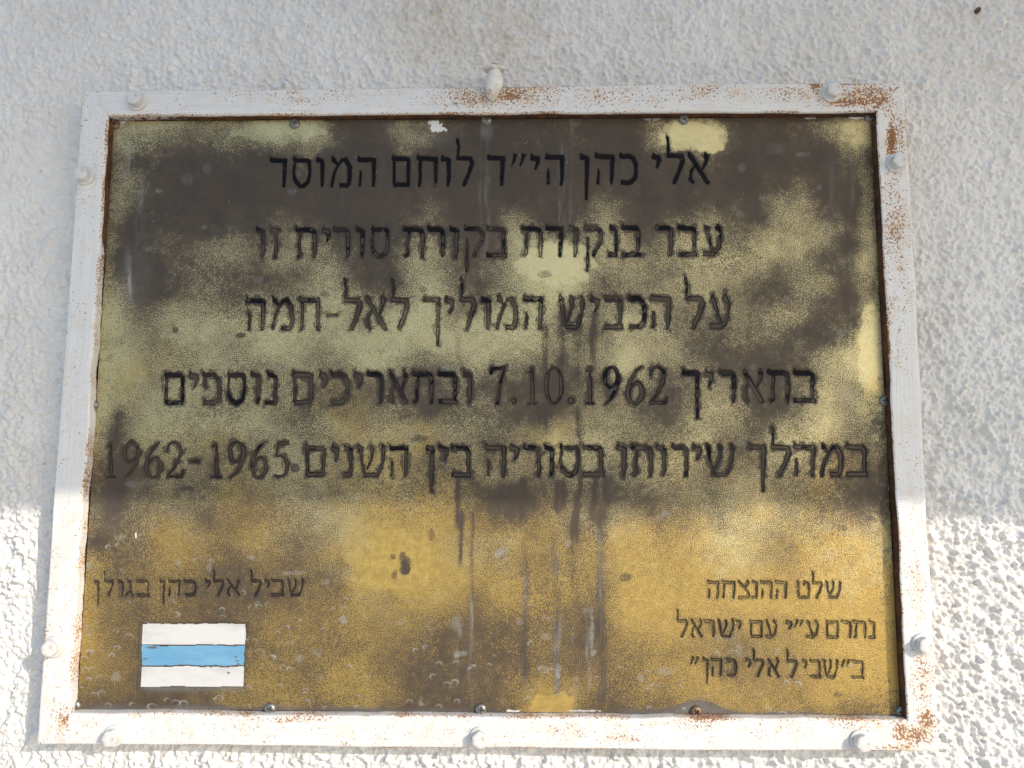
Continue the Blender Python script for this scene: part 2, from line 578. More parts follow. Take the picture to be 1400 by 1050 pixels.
G = {
    'א': [[(.06, .99, .03), (.13, .88, .075), (.9, .08, .075), (.96, .03, .05)], [(.82, .99, .03), (.86, .87, .085), (.86, .72, .05), (.66, .42, .04)],
          [(.36, .62, .045), (.16, .42, .05), (.12, .14, .065), (.26, .05, .05)]],
    'ב': [bar(.02, .78), [(.78, .86, .085), (.87, .76, .07), (.86, .12, .055)], [(.05, .085, .08), (.98, .085, .08)]],
    'ג': [[(.25, .99, .02), (.4, .87, .085), (.62, .84, .07)], [(.62, .84, .06), (.68, .35, .06), (.86, .05, .06)], [(.66, .32, .045), (.18, .12, .06), (.1, .05, .06)]],
    'ד': [bar(0, .93), [(.84, .87, .08), (.8, .2, .065), (.76, .03, .05)]],
    'ה': [bar(.02, .93), [(.9, .87, .08), (.87, .2, .06), (.83, .03, .045)], [(.12, .52, .02), (.15, .4, .05), (.1, .05, .05)]],
    'ו': [[(.1, .99, .02), (.25, .87, .085), (.7, .84, .085)], [(.74, .84, .08), (.7, .2, .065), (.64, .03, .045)]],
    'ז': [[(.1, .99, .02), (.25, .87, .08), (.9, .88, .065)], [(.55, .84, .06), (.55, .2, .065), (.5, .03, .045)]],
    'ח': [bar(.02, .95), [(.15, .8, .06), (.14, .2, .06), (.1, .03, .05)], [(.9, .86, .08), (.9, .2, .06), (.87, .03, .05)]],
    'ט': [[(.03, .99, .03), (.12, .87, .075), (.12, .4, .06), (.16, .1, .07)], [(.15, .08, .08), (.84, .08, .08)],
          [(.86, .1, .06), (.95, .5, .065), (.86, .84, .07), (.6, .93, .05), (.52, .76, .04)]],
    'י': [[(.12, .99, .02), (.28, .86, .095), (.68, .83, .095), (.76, .72, .07), (.5, .5, .03)]],
    'כ': [[(.05, 1.0, .02), (.12, .88, .085), (.6, .87, .09), (.88, .7, .08), (.92, .45, .065), (.86, .22, .075), (.6, .09, .085), (.1, .085, .08)]],
    'ך': [bar(.02, .92), [(.86, .87, .08), (.84, .2, .06), (.84, -.42, .05)]],
    'ל': [[(.0, 1.5, .02), (.07, 1.42, .055), (.12, 1.22, .045), (.08, .96, .045), (.12, .88, .08), (.82, .87, .08), (.92, .72, .075), (.7, .38, .065), (.5, .14, .07), (.42, .03, .05)]],
    'מ': [[(.1, .99, .03), (.17, .87, .085), (.36, .72, .045)], [(.4, .74, .045), (.2, .45, .055), (.1, .2, .06), (.06, .03, .045)],
          [(.34, .70, .04), (.56, .87, .06), (.72, .88, .085), (.92, .66, .08), (.93, .3, .075), (.86, .1, .075)], [(.48, .085, .08), (.84, .085, .08)]],
    'ם': [bar(.02, .92), [(.11, .84, .05), (.1, .1, .06)], [(.93, .85, .075), (.92, .1, .06)], [(.1, .085, .08), (.92, .085, .08)]],
    'נ': [[(.22, .99, .02), (.42, .87, .085), (.76, .84, .07)], [(.8, .84, .07), (.82, .4, .06), (.8, .1, .06)], [(.14, .085, .075), (.84, .085, .075)]],
    'ן': [[(.1, .99, .02), (.3, .86, .095), (.76, .84, .075)], [(.76, .84, .08), (.7, .2, .065), (.66, -.42, .045)]],
    'ס': [[(.08, 1.0, .02), (.14, .88, .075), (.82, .87, .08), (.93, .76, .07), (.95, .48, .06), (.84, .2, .07), (.58, .08, .08), (.4, .08, .08), (.14, .24, .07), (.05, .5, .055), (.12, .82, .045)]],
    'ע': [[(.74, .99, .03), (.8, .86, .09), (.95, .72, .04), (.84, .3, .06), (.64, .12, .07)], [(.1, .99, .03), (.16, .86, .085), (.36, .5, .05), (.48, .2, .06)], [(.05, .1, .085), (.58, .09, .085)]],
    'פ': [[(.06, .96, .03), (.15, .88, .08), (.6, .88, .085), (.88, .7, .08), (.92, .45, .065), (.85, .2, .075), (.6, .09, .085), (.1, .085, .08)], [(.17, .86, .05), (.12, .56, .05), (.28, .5, .05)]],
    'צ': [[(.05, .99, .03), (.14, .87, .075), (.82, .34, .07), (.88, .12, .07)], [(.8, .99, .03), (.85, .86, .08), (.55, .56, .045)], [(.05, .085, .08), (.86, .085, .08)]],
    'ק': [[(.03, 1.0, .02), (.1, .88, .08), (.76, .87, .085), (.93, .72, .075), (.88, .5, .06), (.6, .2, .055), (.5, .04, .055)], [(.17, .58, .02), (.17, .3, .045), (.15, -.2, .055), (.12, -.42, .035)]],
    'ר': [[(.02, 1.0, .02), (.1, .88, .085), (.66, .87, .09), (.88, .74, .075), (.88, .2, .065), (.85, .03, .045)]],
    'ש': [[(.02, .99, .03), (.09, .86, .08), (.15, .5, .05), (.26, .1, .06)], [(.26, .085, .075), (.7, .085, .075)], [(.88, .99, .03), (.93, .87, .075), (.9, .5, .05), (.72, .1, .06)],
          [(.45, .98, .03), (.5, .86, .075), (.5, .6, .045), (.32, .24, .035)]],
    'ת': [[(.03, 1.0, .02), (.1, .88, .085), (.7, .87, .09), (.91, .74, .075), (.92, .2, .06), (.9, .03, .05)], [(.28, .82, .05), (.2, .42, .05), (.22, .14, .06), (.08, .07, .065)]],
    '״': [[(.34, .97, .07), (.22, .8, .05), (.05, .62, .02)], [(.94, .97, .07), (.82, .8, .05), (.65, .62, .02)]],
    '-': [[(.14, .5, .085), (.86, .5, .085)]],
    '.': [[(.5, .11, .085), (.5, .10, .085)]],
    '1': [[(.2, .84, .025), (.52, .92, .05)], [(.54, .96, .035), (.54, .2, .065), (.54, .06, .055)], [(.12, .03, .032), (.96, .03, .032)]],
    '2': [[(.08, .74, .045), (.18, .9, .045), (.46, .965, .04), (.78, .86, .06), (.8, .64, .065), (.48, .3, .045), (.08, .05, .04)], [(.1, .045, .05), (.88, .045, .05), (.98, .19, .03)]],
    '5': [[(.36, .93, .06), (.95, .95, .055)], [(.36, .93, .035), (.24, .62, .035)], [(.24, .6, .045), (.6, .58, .05), (.87, .38, .07), (.78, .13, .06), (.46, .03, .045), (.12, .06, .05)]],
    '6': [[(.88, .99, .02), (.5, .82, .045), (.18, .52, .065), (.1, .26, .07), (.3, .06, .055), (.6, .035, .05), (.89, .2, .065), (.88, .42, .065), (.62, .56, .05), (.32, .48, .04), (.16, .34, .04)]],
    '7': [[(.05, .8, .035), (.16, .93, .055), (.95, .95, .05)], [(.92, .93, .035), (.64, .5, .045), (.48, .02, .055)]],
    '0': [[(.5, .965, .035), (.82, .82, .05), (.93, .5, .065), (.82, .18, .05), (.5, .035, .04), (.18, .18, .05), (.07, .5, .065), (.18, .82, .05), (.5, .965, .035)]],
}
G['9'] = [[(1 - u, 1 - v, r) for u, v, r in G['6'][0]]]

# each line: (top, base) at its left end, (top, base) at its right end, ends, then glyph / left / right; fill = how much of the black paint is left
LINES = [
    dict(l=(370, 214, 257.5), r=(970, 206.5, 252), fill=1.15, g=[('א', 940, 970), ('ל', 911, 935), ('י', 891, 904), ('כ', 847, 871), ('ה', 814, 840), ('ן', 792, 806), ('ה', 746, 771), ('י', 725, 738),
         ('״', 698, 717), ('ד', 667, 691), ('ל', 624, 647), ('ו', 602, 617), ('ח', 570, 598), ('ם', 536, 560), ('ה', 489, 514), ('מ', 451, 480), ('ו', 432, 444), ('ס', 400, 424), ('ד', 369, 393)]),
    dict(l=(349, 309, 354), r=(987, 305.5, 351), fill=.58, g=[('ע', 961, 987), ('ב', 927, 953), ('ר', 897, 920), ('ב', 850, 876), ('נ', 831, 845), ('ק', 799, 824), ('ו', 777, 791), ('ד', 747, 771), ('ת', 713, 741), ('ב', 665, 692),
         ('ק', 634, 661), ('ו', 614, 627), ('ר', 585, 608), ('ת', 551, 580), ('ס', 507, 531), ('ו', 485, 499), ('ר', 456, 478), ('י', 440, 452), ('ת', 404, 432), ('ז', 369, 384), ('ו', 349, 363)]),
    dict(l=(337, 405, 453), r=(998, 401.5, 450), fill=.28, g=[('ע', 971, 998), ('ל', 936, 963), ('ה', 890, 917), ('כ', 859, 883), ('ב', 826, 851), ('י', 806, 820), ('ש', 764, 799), ('ה', 716, 742), ('מ', 678, 707), ('ו', 657, 671),
         ('ל', 629, 650), ('י', 607, 622), ('ך', 579, 602), ('ל', 535, 559), ('א', 499, 527), ('ל', 470, 494), ('-', 444, 464), ('ח', 409, 437), ('מ', 370, 401), ('ה', 337, 362)]),
    dict(l=(224, 507, 554.5), r=(1115, 503.5, 551.5), fill=.50, g=[('ב', 1085, 1115), ('ת', 1050, 1079), ('א', 1015, 1044), ('ר', 984, 1006), ('י', 964, 975), ('ך', 933, 957), ('2', 887, 912), ('6', 856, 880), ('9', 825, 847), ('1', 799, 813),
         ('.', 776, 785), ('0', 745, 769), ('1', 720, 734), ('.', 697, 708), ('7', 669, 691), ('ו', 632, 646), ('ב', 599, 625), ('ת', 564, 592), ('א', 531, 557), ('ר', 502, 523), ('י', 483, 496), ('כ', 452, 476), ('י', 436, 447),
         ('ם', 400, 427), ('נ', 361, 379), ('ו', 342, 357), ('ס', 310, 335), ('פ', 276, 302), ('י', 257, 272), ('ם', 224, 251)]),
    dict(l=(144, 608, 653), r=(1186, 605.5, 652.5), fill=.26, g=[('ב', 1157, 1186), ('מ', 1121, 1152), ('ה', 1085, 1115), ('ל', 1054, 1081), ('ך', 1024, 1047), ('ש', 965, 1004), ('י', 946, 960), ('ר', 919, 941), ('ו', 897, 912), ('ת', 863, 892),
         ('ו', 842, 857), ('ב', 796, 826), ('ס', 765, 791), ('ו', 743, 759), ('ר', 717, 739), ('י', 697, 710), ('ה', 664, 692), ('ב', 617, 644), ('י', 599, 614), ('ן', 581, 594), ('ה', 532, 558), ('ש', 489, 527), ('נ', 467, 482), ('י', 452, 464),
         ('ם', 417, 444), ('5', 372, 395), ('6', 342, 365), ('9', 312, 335), ('1', 286, 303), ('-', 257, 274), ('2', 226, 251), ('6', 197, 221), ('9', 167, 191), ('1', 143, 158)]),
    dict(l=(129, 792, 816), r=(415, 791, 815.5), fill=.12, g=[('ש', 392, 415), ('ב', 370, 388), ('י', 361, 369), ('ל', 342, 357), ('א', 309, 328), ('ל', 291, 306), ('י', 279, 288), ('כ', 251, 268), ('ה', 229, 246), ('ן', 217, 226),
         ('ב', 186, 204), ('ג', 170, 182), ('ו', 161, 169), ('ל', 141, 155), ('ן', 128, 136)]),
    dict(l=(967, 793, 819), r=(1150, 794, 819), fill=.0, g=[('ש', 1128, 1150), ('ל', 1110, 1124), ('ט', 1089, 1107), ('ה', 1060, 1076), ('ה', 1040, 1056), ('נ', 1027, 1036), ('צ', 1009, 1025), ('ח', 987, 1005), ('ה', 967, 983)]),
    dict(l=(925, 846, 872), r=(1197, 848, 873.5), fill=.02, g=[('נ', 1186, 1197), ('ת', 1166, 1184), ('ר', 1150, 1164), ('ם', 1129, 1146), ('ע', 1102, 1119), ('״', 1086, 1097), ('י', 1073, 1084), ('ע', 1046, 1062), ('ם', 1025, 1042),
         ('י', 1005, 1014), ('ש', 981, 1004), ('ר', 962, 977), ('א', 944, 960), ('ל', 925, 940)]),
    dict(l=(944, 898, 925), r=(1181, 902, 928.5), fill=.1, g=[('ב', 1164, 1181), ('״', 1150, 1161), ('ש', 1125, 1146), ('ב', 1107, 1122), ('י', 1096, 1104), ('ל', 1075, 1090), ('א', 1049, 1065), ('ל', 1029, 1044), ('י', 1019, 1027),
         ('כ', 993, 1007), ('ה', 972, 987), ('ן', 960, 969), ('״', 944, 954)]),
]

# bare metal 0..9 in cells of 30 px from (90, 150)
BARE = """
66777755487811144211112200056611124755
33643334555510053100002200188830112555
22200000000000000000000000002300000122
12530000000000000000000000000000230044
15400000011000023000010143001211562153
44202112133110023201621354145533456266
66013245355431136312779565456546662177
66101332222551156323689635445654244255
77401342344665257423578333456531145144
88725776577774678567673457643344542277
77654655787567788777776346653232211288
77755565545347743574543458654211024888
88765655454433122331121314314441236578
88556644553333431233211354124641137456
88366566642466666543466554335642648623
66345444455455655442458664456424685245
33124424455545653345445534565354446412
22133145354445545522123223335456444312
22234424345556666532335334223456554322
51246543653358877556655467657875456665
55135421232468988764444557666676457777
55244221112239988756645536867777668877
55224311113436667535654227877777777788
66224222354445443111232116676555567888
66322222234435421121243124445434556788
55332222443355211112233233556533456788
32311114465467521111366533446765557788
21100114421236310001286211122345543333
"""


def bare_map():
    rows = [r.replace(' ', '') for r in BARE.strip().split('\n')]
    return np.array([[int(ch) for ch in (r + r[-1] * 39)[:39]] for r in rows], float) / 9.0


def smooth(s):
    """Catmull-Rom through the points of a curved stroke"""
    p = np.array(s)
    closed = np.allclose(p[0, :2], p[-1, :2])
    q = np.vstack([p[-2] if closed else 2 * p[0] - p[1], p, p[1] if closed else 2 * p[-1] - p[-2]])
    out = []
    for k in range(1, len(q) - 2):
        a, b, c, d = q[k - 1:k + 3]
        for t in (0, .25, .5, .75):
            out.append(.5 * (2 * b + (c - a) * t + (2 * a - 5 * b + 4 * c - d) * t * t + (3 * b - a - 3 * c + d) * t ** 3))
    out.append(p[-1])
    return [(u, v, max(r, .012)) for u, v, r in out]


def build_plate():
    st = .0005
    ix = [p[0] for p in INNW]
    iz = [p[1] for p in INNW]
    x0, x1, z0, z1 = min(ix), max(ix), min(iz), max(iz)
    nx, nz = int((x1 - x0) / st), int((z1 - z0) / st)
    T = np.linspace(0, 1, nz)[:, None]
    Sx = np.linspace(0, 1, nx)[None, :]
    gap = .0006
    BL, BR, TR, TL = INNW[3] + [gap, gap], INNW[2] + [-gap, gap], INNW[1] + [-gap, -gap], INNW[0] + [gap, -gap]
    P = (BL[None, None] * (1 - Sx[..., None]) + BR[None, None] * Sx[..., None]) * (1 - T[..., None]) + \
        (TL[None, None] * (1 - Sx[..., None]) + TR[None, None] * Sx[..., None]) * T[..., None]
    X, Z = P[..., 0], P[..., 1]
    sh = X.shape
    px, py = to_px(X, Z, PLATE)
    mmc = 1 / (st * 1000)
    # --- tarnish, and sunlight put into the colour of the lower plate
    B = bare_map() ** 1.22 * .95
    wob = 6
    gx = (px + wob * fnoise(sh, 14 * mmc, 101) - 105) / 30
    gy = (py + wob * fnoise(sh, 14 * mmc, 102) - 165) / 30
    gx = np.clip(gx, 0, 37.999)
    gy = np.clip(gy, 0, 26.999)
    i, j = gx.astype(int), gy.astype(int)
    fx, fy = gx - i, gy - j
    bare = (B[j, i] * (1 - fx) + B[j, i + 1] * fx) * (1 - fy) + (B[j + 1, i] * (1 - fx) + B[j + 1, i + 1] * fx) * fy
    bare = blur(bare, 4.5 * mmc) * 1.04 - .02 + .025 * fnoise(sh, 9 * mmc, 103) + .03 * fnoise(sh, 3 * mmc, 104)
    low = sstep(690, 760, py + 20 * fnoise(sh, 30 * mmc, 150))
    bare = bare * (1 - .14 * low) + .10 * low  # dark patches lifted to a sunlit tone below the shadow edge
    bare = np.where(bare > .7, .7 + (bare - .7) * .35, bare)
    # rubbed clear edge
    for (cx, cy, rx, ry, s) in ((950, 188, 42, 22, .42), (925, 178, 22, 14, .3), (970, 190, 22, 20, .3), (380, 180, 60, 16, .2), (1175, 180, 26, 20, .2), (1190, 480, 16, 60, .22),
                                (755, 966, 30, 16, .4), (540, 770, 60, 40, .15), (760, 360, 50, 30, .25)):
        bare += s * sstep(1.25, .75, ((px - cx) / rx) ** 2 + ((py - cy) / ry) ** 2 + .25 * fnoise(sh, 5 * mmc, int(cx)))
    for (cx, cy, rx, ry, s) in ((553, 772, 9, 15, .95), (540, 786, 5, 8, .8), (537, 761, 3, 3, .8), (745, 375, 9, 5, .6), (555, 775, 5, 10, .5), (572, 600, 12, 6, .4), (403, 640, 6, 6, .5), (330, 459, 7, 4, .5), (240, 450, 5, 4, .5),
                                (590, 730, 4, 9, .45), (1150, 722, 8, 5, .3), (855, 790, 7, 6, .4), (445, 402, 6, 5, .4), (578, 396, 5, 4, .4), (1145, 950, 8, 4, .4), (256, 668, 7, 3, .5), (482, 930, 30, 16, .0)):
        bare -= .7 * s * sstep(1.3, .6, ((px - cx) / rx) ** 2 + ((py - cy) / ry) ** 2 + .3 * fnoise(sh, 4 * mmc, int(cx) + 1))
    sunlit_gold = sstep(520, 840, py + 55 * fnoise(sh, 40 * mmc, 140) + 25 * fnoise(sh, 8 * mmc, 141))  # sunlit tone painted in, growing down the plate
    dust = np.zeros(sh)
    white = np.zeros(sh)
    blot = np.clip(sstep(185, 150, py) + sstep(180, 120, px) * sstep(640, 500, py) + sstep(1180, 1205, px) + .8 * np.exp(-((px - 950) / 50) ** 2 - ((py - 190) / 30) ** 2) + .3 * np.exp(-((px - 760) / 60) ** 2 - ((py - 360) / 45) ** 2), 0, 1)
    xw = px + 2.0 * fnoise(sh, 45 * mmc, 105) + .5 * fnoise(sh, 6 * mmc, 160)
    streak_n = .5 + .5 * np.clip(fnoise(sh, 2.2 * mmc, 106, (1, 9)), -1, 1)
    for (x, ya, yb, w, s) in ((627, 650, 720, 3.5, .7), (633, 700, 775, 3, .6), (717, 655, 715, 4, .5), (765, 655, 705, 7, .5), (790, 655, 740, 4, .45), (812, 655, 730, 4, .5), (828, 650, 740, 5, .5), (700, 660, 715, 26, .25),
                              (770, 425, 505, 9, .45), (812, 430, 508, 5, .45), (745, 440, 505, 4, .4), (790, 440, 520, 7, .25), (627, 450, 480, 4, .35), (760, 730, 965, 4, .35), (822, 700, 960, 5, .4), (717, 740, 940, 4, .4), (648, 700, 830, 3, .3),
                              (785, 700, 830, 6, .3), (1160, 250, 480, 10, .25), (1130, 200, 300, 8, .12), (1158, 200, 260, 5, .1), (160, 560, 700, 11, .35), (790, 560, 655, 4, .4), (745, 555, 590, 12, .4), (830, 500, 560, 5, .3)):
        m = np.exp(-((xw - x) / w) ** 2) * sstep(ya - 8, ya + 8, py) * sstep(yb + 10, yb - 14, py)
        bare -= .85 * s * m * (.4 + .6 * streak_n)
    for (x, ya, yb, w, s) in ((646, 815, 962, 3.0, .55), (641, 880, 965, 2, .35), (716, 745, 945, 3.0, .38), (760, 740, 950, 3.2, .45), (764, 830, 905, 4, .3), (784, 800, 960, 4, .3), (822, 720, 950, 3.0, .42), (620, 840, 900, 1.5, .2),
                              (664, 165, 340, 5.0, .26), (655, 250, 350, 3, .16), (772, 195, 310, 4.5, .26), (782, 160, 330, 2, .22), (768, 215, 330, 2, .2), (176, 195, 255, 3.2, .55), (170, 200, 270, 1.5, .3), (192, 245, 335, 6, .25), (178, 340, 410, 6, .28), (178, 370, 405, 1.8, .9),
                              (660, 330, 380, 2, .2), (1131, 195, 330, 4, .12), (1160, 200, 380, 3, .14), (583, 840, 960, 1.2, .2), (628, 850, 935, 1.2, .25), (692, 925, 965, 5, .3), (803, 850, 950, 2.5, .4), (520, 190, 380, 4, .08), (560, 200, 420, 6, .07), (850, 200, 420, 6, .07), (470, 180, 300, 9, .06)):
        m = np.exp(-((xw - x) / w) ** 2) * sstep(ya - 10, ya + 14, py) * sstep(yb + 10, yb - 14, py)
        dust += .62 * s * m * streak_n * 1.3
    # dust along the lower edge
    eb = 978 + (px - 95) * .0078
    lowf = 9 + 2.5 * fnoise(sh, 30 * mmc, 107) + 18 * np.exp(-((px - 955) / 30) ** 2)
    dust += .30 * sstep(lowf + 8, lowf - 6, eb - py)
    bare -= .8 * sstep(lowf + 6, lowf - 8, eb - py) * (1 - np.exp(-((px - 755) / 32) ** 2))
    dust += .25 * sstep(950, 940, py) * sstep(925, 942, py) * sstep(185, 205, px) * sstep(345, 320, px)
    # soft pale spots, (x, y, rx, ry, amount)
    for (x, y, rx, ry, s) in ((165, 734, 6, 5, .55), (121, 774, 4, 4, .7), (343, 763, 4, 4, .8), (244, 768, 4, 5, .6), (286, 776, 4, 5, .5), (404, 783, 14, 3, .55), (445, 795, 5, 5, .5), (469, 847, 5, 5, .85), (468, 830, 5, 4, .5), (409, 900, 4, 6, .6),
                              (158, 925, 6, 8, .55), (435, 893, 8, 6, .35), (437, 925, 5, 5, .3), (682, 757, 6, 6, .8), (690, 754, 6, 6, .3), (548, 851, 5, 5, .45), (625, 852, 8, 10, .5), (629, 867, 3, 6, .4), (711, 852, 4, 4, .6), (777, 743, 4, 5, .5),
                              (630, 893, 8, 4, .6), (624, 897, 4, 3, .6), (746, 871, 7, 4, .45), (743, 916, 7, 6, .35), (763, 918, 4, 9, .7), (809, 865, 3, 28, .75), (804, 835, 7, 5, .45), (811, 893, 4, 4, .7), (575, 958, 2, 5, .6), (577, 963, 4, 2, .7),
                              (876, 927, 4, 4, .7), (907, 918, 12, 5, .45), (1010, 888, 5, 10, .4), (1063, 890, 3, 5, .4), (1082, 912, 6, 5, .3), (990, 872, 14, 5, .3), (1035, 949, 6, 3, .35), (1135, 758, 7, 6, .3), (1134, 722, 5, 6, .2), (1162, 830, 4, 4, .25),
                              (283, 231, 6, 7, .25), (256, 245, 9, 8, .2), (217, 261, 4, 3, .6), (203, 253, 2, 4, .4), (280, 311, 4, 3, .4), (203, 340, 5, 4, .35), (353, 383, 7, 5, .3), (399, 262, 6, 5, .25), (408, 238, 4, 4, .2), (1014, 229, 6, 6, .28), (1042, 271, 4, 3, .3),
                              (1012, 293, 6, 4, .25), (1120, 256, 4, 4, .3), (1098, 211, 9, 3, .38), (1076, 408, 4, 4, .5), (1060, 203, 14, 8, .14), (1150, 455, 6, 6, .3), (1160, 540, 14, 14, .2), (1030, 502, 5, 4, .3), (490, 680, 6, 7, .3), (245, 558, 12, 8, .2),
                              (180, 662, 8, 5, .35), (382, 500, 9, 7, .25), (610, 503, 10, 6, .25), (683, 502, 8, 6, .2), (910, 702, 6, 5, .5), (900, 708, 7, 4, .25), (1012, 605, 6, 6, .25), (1005, 765, 6, 8, .2), (146, 700, 20, 30, .08), (185, 380, 22, 40, .16), (120, 860, 8, 8, .2),
                              (600, 190, 30, 10, .10), (530, 165, 30, 10, .10), (665, 178, 9, 12, .3), (787, 166, 8, 8, .2)):
        dd = ((px - x) / rx) ** 2 + ((py - y) / ry) ** 2 + .35 * fnoise(sh, 2.4 * mmc, int(x + y)) if s > .3 else ((px - x) / rx) ** 2 + ((py - y) / ry) ** 2
        dust += .58 * s * sstep(1.7, .3, dd)
    # crescents left by dried drops
    rng = np.random.default_rng(7)
    drops = [(122, 893, 5), (160, 886, 4), (177, 871, 5), (153, 897, 4), (117, 917, 5), (121, 929, 3), (136, 926, 4), (208, 966, 6), (240, 961, 6), (251, 962, 5), (139, 949, 5), (148, 965, 4), (228, 957, 3), (355, 893, 6), (372, 899, 4), (376, 900, 3),
             (367, 827, 5), (354, 829, 4), (343, 831, 3), (304, 843, 4), (241, 840, 4), (396, 880, 4), (379, 865, 3), (348, 877, 4), (270, 766, 5), (288, 768, 4), (175, 824, 3), (236, 823, 3), (600, 908, 4), (592, 925, 4), (611, 937, 5), (622, 933, 4), (582, 885, 4),
             (568, 889, 3), (624, 906, 4), (646, 911, 3), (726, 880, 4), (747, 848, 5), (692, 767, 5), (725, 828, 3), (847, 915, 5), (498, 927, 5), (388, 913, 5), (396, 915, 4), (383, 938, 4), (300, 954, 5), (296, 956, 3), (340, 941, 4), (754, 918, 5), (742, 914, 5), (768, 952, 6),
             (1076, 934, 4), (1091, 936, 4), (1050, 970, 4), (1070, 976, 5), (980, 895, 4), (900, 940, 4), (600, 966, 4), (560, 960, 4), (420, 960, 4), (148, 748, 3), (160, 745, 2), (158, 863, 4), (116, 858, 4), (115, 900, 4), (125, 915, 3)]
    for _ in range(34):
        drops.append((rng.uniform(105, 720), rng.uniform(810, 968), rng.uniform(1.8, 3.6)))
    for _ in range(12):
        drops.append((rng.uniform(720, 1205), rng.uniform(900, 972), rng.uniform(1.8, 3.4)))
    h = np.zeros(sh)
    for (x, y, r) in drops:
        j0 = np.abs(py[:, nx // 2] - y).argmin()
        i0 = np.abs(px[j0] - x).argmin()
        a, b, c, d = max(j0 - 24, 0), j0 + 25, max(i0 - 24, 0), i0 + 25
        sx, sy = px[a:b, c:d] - x, py[a:b, c:d] - y
        th = rng.uniform(-2.6, -.6)
        e = rng.uniform(.55, .95)
        rr = np.sqrt(sx ** 2 + (sy / e) ** 2)
        ring = np.exp(-((rr - r) / 1.0) ** 2) * np.clip(.55 + .6 * np.cos(np.arctan2(sy, sx) - th), 0, 1)
        dust[a:b, c:d] += rng.uniform(.4, .95) * ring
        h[a:b, c:d] += .00008 * np.exp(-(rr / r) ** 4)
    # white paint slips
    for (x, y, rx, ry, s) in ((596, 172, 8, 7, 1), (603, 176, 7, 4, .9), (590, 168, 4, 3, .8), (162, 166, 13, 4, .75), (155, 170, 6, 3, .6), (1172, 160, 11, 2.4, .9), (1108, 161, 8, 2, .5), (700, 972, 9, 2.2, .75), (800, 971.8, 20, 1.2, .6), (186, 731, 1.2, 5, .9), (1216, 667, 2, 4, .4), (890, 160, 12, 5, .3)):
        rot = (py - y) + (-.25 if x < 170 else 0) * -(px - x)
        dd = ((px - x) / rx) ** 2 + (rot / ry) ** 2 + .45 * fnoise(sh, 2.0 * mmc, int(x))
        white = np.maximum(white, s * sstep(1.25, .75, dd))
    specks = rng.random(sh) > .99993
    white = np.maximum(white, np.where(specks & (py < 720), .7, 0))
    # --- engraving
    ink = np.zeros(sh)
    line_id = np.zeros(sh, np.int8)
    near = np.full(sh, 1.0)
    groove = np.zeros(sh)
    inkn = fnoise(sh, 4.0 * mmc, 110) * .5 + fnoise(sh, 1.3 * mmc, 111) * .25
    xg0, xg1 = X.min(), X.max()
    for li, ln in enumerate(LINES):
        (xa, ta, ba), (xb, tb, bb) = ln['l'], ln['r']
        small = li >= 5
        for (ch, l, r) in ln['g']:
            t = ((l + r) / 2 - xa) / (xb - xa)
            top, base = ta + (tb - ta) * t, ba + (bb - ba) * t
            if ch in '0125679.':
                top -= 4.5
                base += .5
            if ch == '-':
                top, base = (top + base) / 2 - 13 - 2 * (li == 4), (top + base) / 2 + 18 - 2 * (li == 4)
            hp = base - top
            wp = r - l
            pts = []
            jit = np.random.default_rng(li * 100 + l)
            seg = []
            for s in G[ch]:
                s = smooth(s) if len(s) >= 6 and ch not in 'למקש' else s
                jf = .3 * (.5 if small else 1) * (.25 if len(s) > 8 else 1)
                q = [(l + u * wp + jit.normal(0, jf), base - v * hp + jit.normal(0, jf), rad * hp * (.93 if rad > .04 else 1)) for u, v, rad in s]
                qx, qz = at([p[0] for p in q], [p[1] for p in q], PLATE)
                sc = abs(at(l, base, PLATE)[1] - at(l, top, PLATE)[1]) / hp
                rr = [p[2] * sc for p in q]
                nq = len(q)
                seg += [(qx[k], qz[k], rr[k], qx[k + 1], qz[k + 1], rr[k + 1], k == 0, k == nq - 2) for k in range(nq - 1)]
            sg = np.array([v[:6] for v in seg])
            mx0, mx1 = sg[:, [0, 3]].min() - .012, sg[:, [0, 3]].max() + .012
            mz0, mz1 = sg[:, [1, 4]].min() - .012, sg[:, [1, 4]].max() + .012
            jc = np.where((Z[:, nx // 2] > mz0) & (Z[:, nx // 2] < mz1))[0]
            rowx = X[jc[len(jc) // 2]]
            ic = np.where((rowx > mx0) & (rowx < mx1))[0]
            sl = (slice(jc[0], jc[-1] + 1), slice(ic[0], ic[-1] + 1))
            gxx, gzz = X[sl], Z[sl]
            D = np.full(gxx.shape, 9.0)
            for (ax, az, ar, bx, bz, br, e0, e1) in seg:
                vx, vz = bx - ax, bz - az
                L2 = vx * vx + vz * vz + 1e-12
                ur = ((gxx - ax) * vx + (gzz - az) * vz) / L2
                u = np.clip(ur, 0, 1)
                d = np.hypot(gxx - ax - u * vx, gzz - az - u * vz) - (ar + u * (br - ar))
                Ls = math.sqrt(L2)
                if e0 and ch not in '.0':
                    d = np.maximum(d, -ur * Ls - .35 * ar)
                if e1 and ch not in '.0':
                    d = np.maximum(d, (ur - 1) * Ls - .35 * br)
                D = np.minimum(D, d)
            D = D + .00012 * fnoise(D.shape, 2 * mmc, li * 50 + l)
            soft = .00028
            g = sstep(soft, -soft, D)
            new = g > groove[sl]
            groove[sl] = np.maximum(groove[sl], g)
            near[sl] = np.minimum(near[sl], D)
            # paint: a line in the corner of the groove always, the floor where it has not worn off
            fill = ln['fill'] + jit.normal(0, .22 if li else .02)
            vert = np.clip((gzz - mz0 - .012) / max(mz1 - mz0 - .024, 1e-4), 0, 1)
            topb = .45 * np.exp(-((vert - .86) / .12) ** 2) if not small else 0
            floor = sstep(.42, .62, fill + topb - .2 + .32 * inkn[sl]) * sstep(.0001, -.0004, D)
            wl = .00062 if small else .00055
